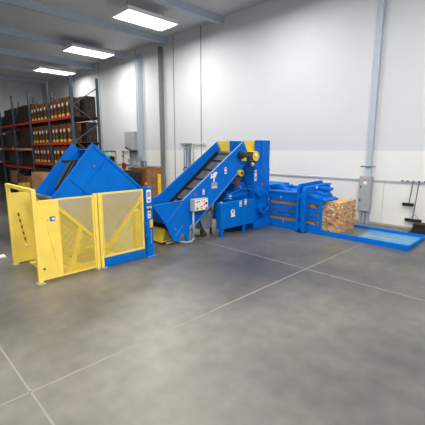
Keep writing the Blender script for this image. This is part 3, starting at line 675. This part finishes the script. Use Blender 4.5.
MB().prism([(9.55, 1.93), (9.60, 2.0), (9.88, 1.98), (9.88, 1.93)], 'x', -13.42, -13.40).build('flap', bx, CARD)
for i in range(3):
    t = thing('black_crate', (-14.6, 8.4, i*.6), ['black plastic crate on the floor, lowest of the stack behind the bin', 'black plastic crate in the middle of the stack behind the bin', 'black plastic crate with white tags on top of the stack behind the bin'][i], 'crate', 'stacked black crates')
    z = i*.6
    c = MB().box(-15.25, -13.62, 8.10, 8.12, z+.02, z+.57).box(-15.25, -13.62, 8.78, 8.80, z+.02, z+.57).box(-15.25, -15.23, 8.12, 8.78, z+.02, z+.57).box(-13.64, -13.62, 8.12, 8.78, z+.02, z+.57).box(-15.25, -13.62, 8.1, 8.8, z, z+.02)
    c.build('shell', t, BLACK)
    rm = MB().box(-15.28, -13.59, 8.07, 8.10, z+.53, z+.598).box(-15.28, -13.59, 8.80, 8.83, z+.53, z+.598).box(-15.28, -15.25, 8.1, 8.8, z+.53, z+.598).box(-13.62, -13.59, 8.1, 8.8, z+.53, z+.598)
    rm.build('rim', t, DARK)
    if i == 2:
        for x_ in (-14.9, -14.42, -13.95): B(x_, x_+.14, 8.062, 8.068, z+.44, z+.53).build('tag', t, LABEL)
MB().cyl((-12.43, 9.0, 0), (-12.43, 9.0, 1.72), .08, 14).build('bollard', None, YEL3, label='yellow steel bollard beside the brown carton stack', category='bollard')

# ------------------------------------------------------------------ pallet racks
RX = [-24.0, -21.4, -18.75, -16.3, -13.9]
RY0, RY1 = 6.0, 7.1
rackA = thing('pallet_rack', (-19, 6.55, 0), 'tall dark pallet rack with red beams behind the yellow fence', 'pallet rack')
for x_ in RX:
    for y_ in (RY0, RY1):
        B(x_-.05, x_+.05, y_-.04, y_+.04, .012, 5.6).build('upright', rackA, RACKDARK); B(x_-.09, x_+.09, y_-.07, y_+.07, 0, .012).build('foot', rackA, RACKDARK)
    d_ = MB(); z = .3; k = 0
    while z < 5.2:
        a, b = ((RY0+.04, RY1-.04) if k % 2 == 0 else (RY1-.04, RY0+.04)); d_.bar((x_, a, z), (x_, b, z+.7), .04, .04); z += .7; k += 1
    d_.build('bracing', rackA, RACKDARK)
LEV = [(1.90, 2.84, 4.1), (1.90, 2.84, 4.1), (2.18, 3.08, 4.1), (2.18, 3.08, 4.1)]
for bi in range(4):
    xa, xb = RX[bi]+.05, RX[bi+1]-.05
    for li, z in enumerate(LEV[bi]):
        m_ = RACKRED
        if bi == 1 and li == 1: m_ = RACKORANGE
        for y_ in (RY0-.02, RY1+.02):
            B(xa, xb, y_-.025, y_+.025, z-.11, z).build('beam', rackA, m_)
        B(xa, xb, RY0+.01, RY1-.01, z-.03, z).build('deck', rackA, DARK)
B(-21.95, -21.45, RY0-.07, RY0-.045, 2.72, 2.86).build('beam_end', rackA, RED); B(-21.85, -21.6, RY0-.08, RY0-.07, 2.78, 2.9).build('tag', rackA, YEL3)

rackB = thing('pallet_rack', (-26, 8.3, 0), 'second dark pallet rack standing behind the front rack', 'pallet rack')
RX2 = [-33.7, -31.0, -28.3, -25.6, -22.9, -20.2]
for x_ in RX2:
    for y_ in (7.8, 8.9): B(x_-.05, x_+.05, y_-.04, y_+.04, 0, 5.6).build('upright', rackB, RACKDARK)
for bi in range(5):
    for z in (1.9, 2.95, 4.1):
        for y_ in (7.78, 8.92): B(RX2[bi]+.05, RX2[bi+1]-.05, y_-.025, y_+.025, z-.11, z).build('beam', rackB, RACKRED)
        B(RX2[bi]+.05, RX2[bi+1]-.05, 7.82, 8.88, z-.03, z).build('deck', rackB, DARK)
# loads, each its own thing
def load(x0, x1, y0, y1, z0, z1, m, label, group, name='wrapped_load', cat='load'):
    o = B(x0, x1, y0, y1, z0, z1).build(name, None, m, bevel=.015, label=label, category=cat, group=group); return o
pos = ['leftmost', 'second', 'third', 'fourth', 'rightmost']
for bi in range(5):
    for li, (z, h) in enumerate(((0.0, 1.7), (1.9, .85), (2.95, .95), (4.1, 1.1))):
        lev = ['on the floor', 'on the first beam', 'on the second beam', 'on the top beam'][li]
        load(RX2[bi]+.12, RX2[bi+1]-.12, 7.9, 8.8, z, z+h, WRAP if (bi+li) % 2 else CLUTTER, 'dark wrapped load %s of the rear rack, %s bay' % (lev, pos[bi]), 'loads on the rear rack')
for bi in range(2):
    xa, xb = RX[bi]+.1, RX[bi+1]-.1
    zs = LEV[bi]
    load(xa, xb, 6.3, 7.0, zs[0], zs[0]+.72, WRAP if bi == 0 else CLUTTER, 'dark wrapped load on the lower beam of the %s bay' % ('leftmost' if bi == 0 else 'second'), 'loads on the front rack')
    load(xa+.05, xb-.5, 6.2, 7.0, zs[1], zs[1]+.9, WRAP if bi == 0 else CLUTTER, 'dark load above the upper beam of the %s bay' % ('leftmost' if bi == 0 else 'second'), 'loads on the front rack')
    load(xa+.1, xb-.2, 6.2, 7.0, zs[2], zs[2]+.9, CLUTTER, 'dark load on the top beam of the %s bay' % ('leftmost' if bi == 0 else 'second'), 'loads on the front rack')
    load(xa, xb-.1, 6.35, 7.0, 0, .85, CLUTTER, 'dark load on the floor under the %s bay' % ('leftmost' if bi == 0 else 'second'), 'loads on the front rack')
# brown cartons
def cart1(x0, x1, y0, y1, z0, z1, label, m=CARD):
    return load(x0, x1, y0, y1, z0, z1, m, label, 'brown cartons by the rack', 'carton', 'box')
cart1(-23.3, -22.3, 6.1, 6.3, .85, 1.55, 'brown carton low in the leftmost rack bay')
o = cart1(-22.25, -21.6, 6.1, 6.32, .85, 1.42, 'smaller brown carton right of the first in the leftmost rack bay', CARD_DK)
B(-23.4, -21.5, 6.06, 6.34, .75, .85).build('timber_shelf', None, BLACK, label='black shelf plank under the cartons in the leftmost bay', category='shelf')
cart1(-20.9, -20.1, 6.05, 6.33, .85, 1.35, 'small brown carton in the second rack bay', CARD_DK)
cart1(-16.1, -14.9, 5.0, 5.6, .95, 1.83, 'large light brown carton in front of the rack beside the blue bin')
cart1(-16.1, -14.9, 5.0, 5.6, 0, .95, 'light brown carton on the floor under the large one beside the blue bin', CARD_DK)
cart1(-16.75, -16.15, 5.1, 5.6, 0, 1.62, 'tall dark brown carton left of the large light carton', CARD_DK)
# yellow machine parts seen over the header
ym = thing('yellow_lift_truck', (-17.6, 5.3, 0), 'bright yellow pallet truck parked in front of the rack', 'pallet truck')
B(-18.5, -17.75, 5.1, 5.6, .25, 1.20).build('body', ym, YEL3, bevel=.03)
B(-17.5, -16.9, 5.1, 5.6, .25, 1.28).build('body', ym, YEL3, bevel=.03)
B(-17.75, -17.5, 5.15, 5.5, .3, .95).build('mast', ym, BLACK)
for x_ in (-18.3, -17.1): MB().cyl((x_, 5.15, .15), (x_, 5.5, .15), .15, 14).build('wheel', ym, BLACK)
B(-18.4, -17.0, 5.2, 5.45, .13, .26).build('chassis', ym, BLACK)
# rows of tall cartons with white labels in the two right-hand bays
proto = None
cols = []
for bi in (2, 3):
    for li, (z, hmax) in enumerate(((LEV[bi][0], .82), (LEV[bi][1], .55), (LEV[bi][2], .8))):
        x = RX[bi]+.12; q = 0
        while x < RX[bi+1]-.34:
            cols.append((x, z, bi, li, q)); x += .36 if q % 2 == 0 else .46; q += 1
ORD = ['first', 'second', 'third', 'fourth', 'fifth', 'sixth', 'seventh', 'eighth']
TALL = mat('tall_carton_brown', (128, 82, 42), .85, c2=(58, 38, 24), scale=5, thr=(.42,.6))
for i, (x, z, bi, li, q) in enumerate(cols):
    lab = 'narrow brown carton %s from the left on the %s beam of the %s rack bay' % (ORD[q], ['lower', 'middle', 'top'][li], 'third' if bi == 2 else 'rightmost')
    if proto is None:
        proto = thing('narrow_carton', (x, 6.05, z), lab, 'box', 'narrow brown cartons on the rack')
        B(x, x+.27, 6.05, 6.5, z, z+.74).build('carton', proto, TALL); B(x+.06, x+.18, 6.04, 6.05, z+.42, z+.54).build('white_label', proto, LABEL)
        B(x+.02, x+.25, 6.042, 6.05, z+.02, z+.12).build('yellow_strip', proto, YEL2)
    else:
        c = proto.copy(); c.location = (x, 6.05, z); c['label'] = lab; COL.objects.link(c)
        for chd in proto.children:
            d = chd.copy(); d.parent = c; COL.objects.link(d)
for bi in (2, 3):
    for li, z in enumerate(LEV[bi]):
        load(RX[bi]+.1, RX[bi+1]-.1, 6.6, 7.05, z, z+.8, CLUTTER, 'dark load behind the narrow cartons on the %s beam of the %s bay' % (['lower', 'middle', 'top'][li], 'third' if bi == 2 else 'rightmost'), 'loads behind the narrow cartons')
    load(RX[bi]+.1, RX[bi+1]-.1, 6.1, 7.0, 0, 1.9, CLUTTER, 'dark stack on the floor under the %s bay' % ('third' if bi == 2 else 'rightmost'), 'floor stacks under the rack')
# small white box on the floor at the far left
B(-10.35, -10.1, 2.20, 2.34, 0, .03).build('paper_scrap', None, LABEL, label='white paper scrap on the floor left of the yellow corner post', category='paper')
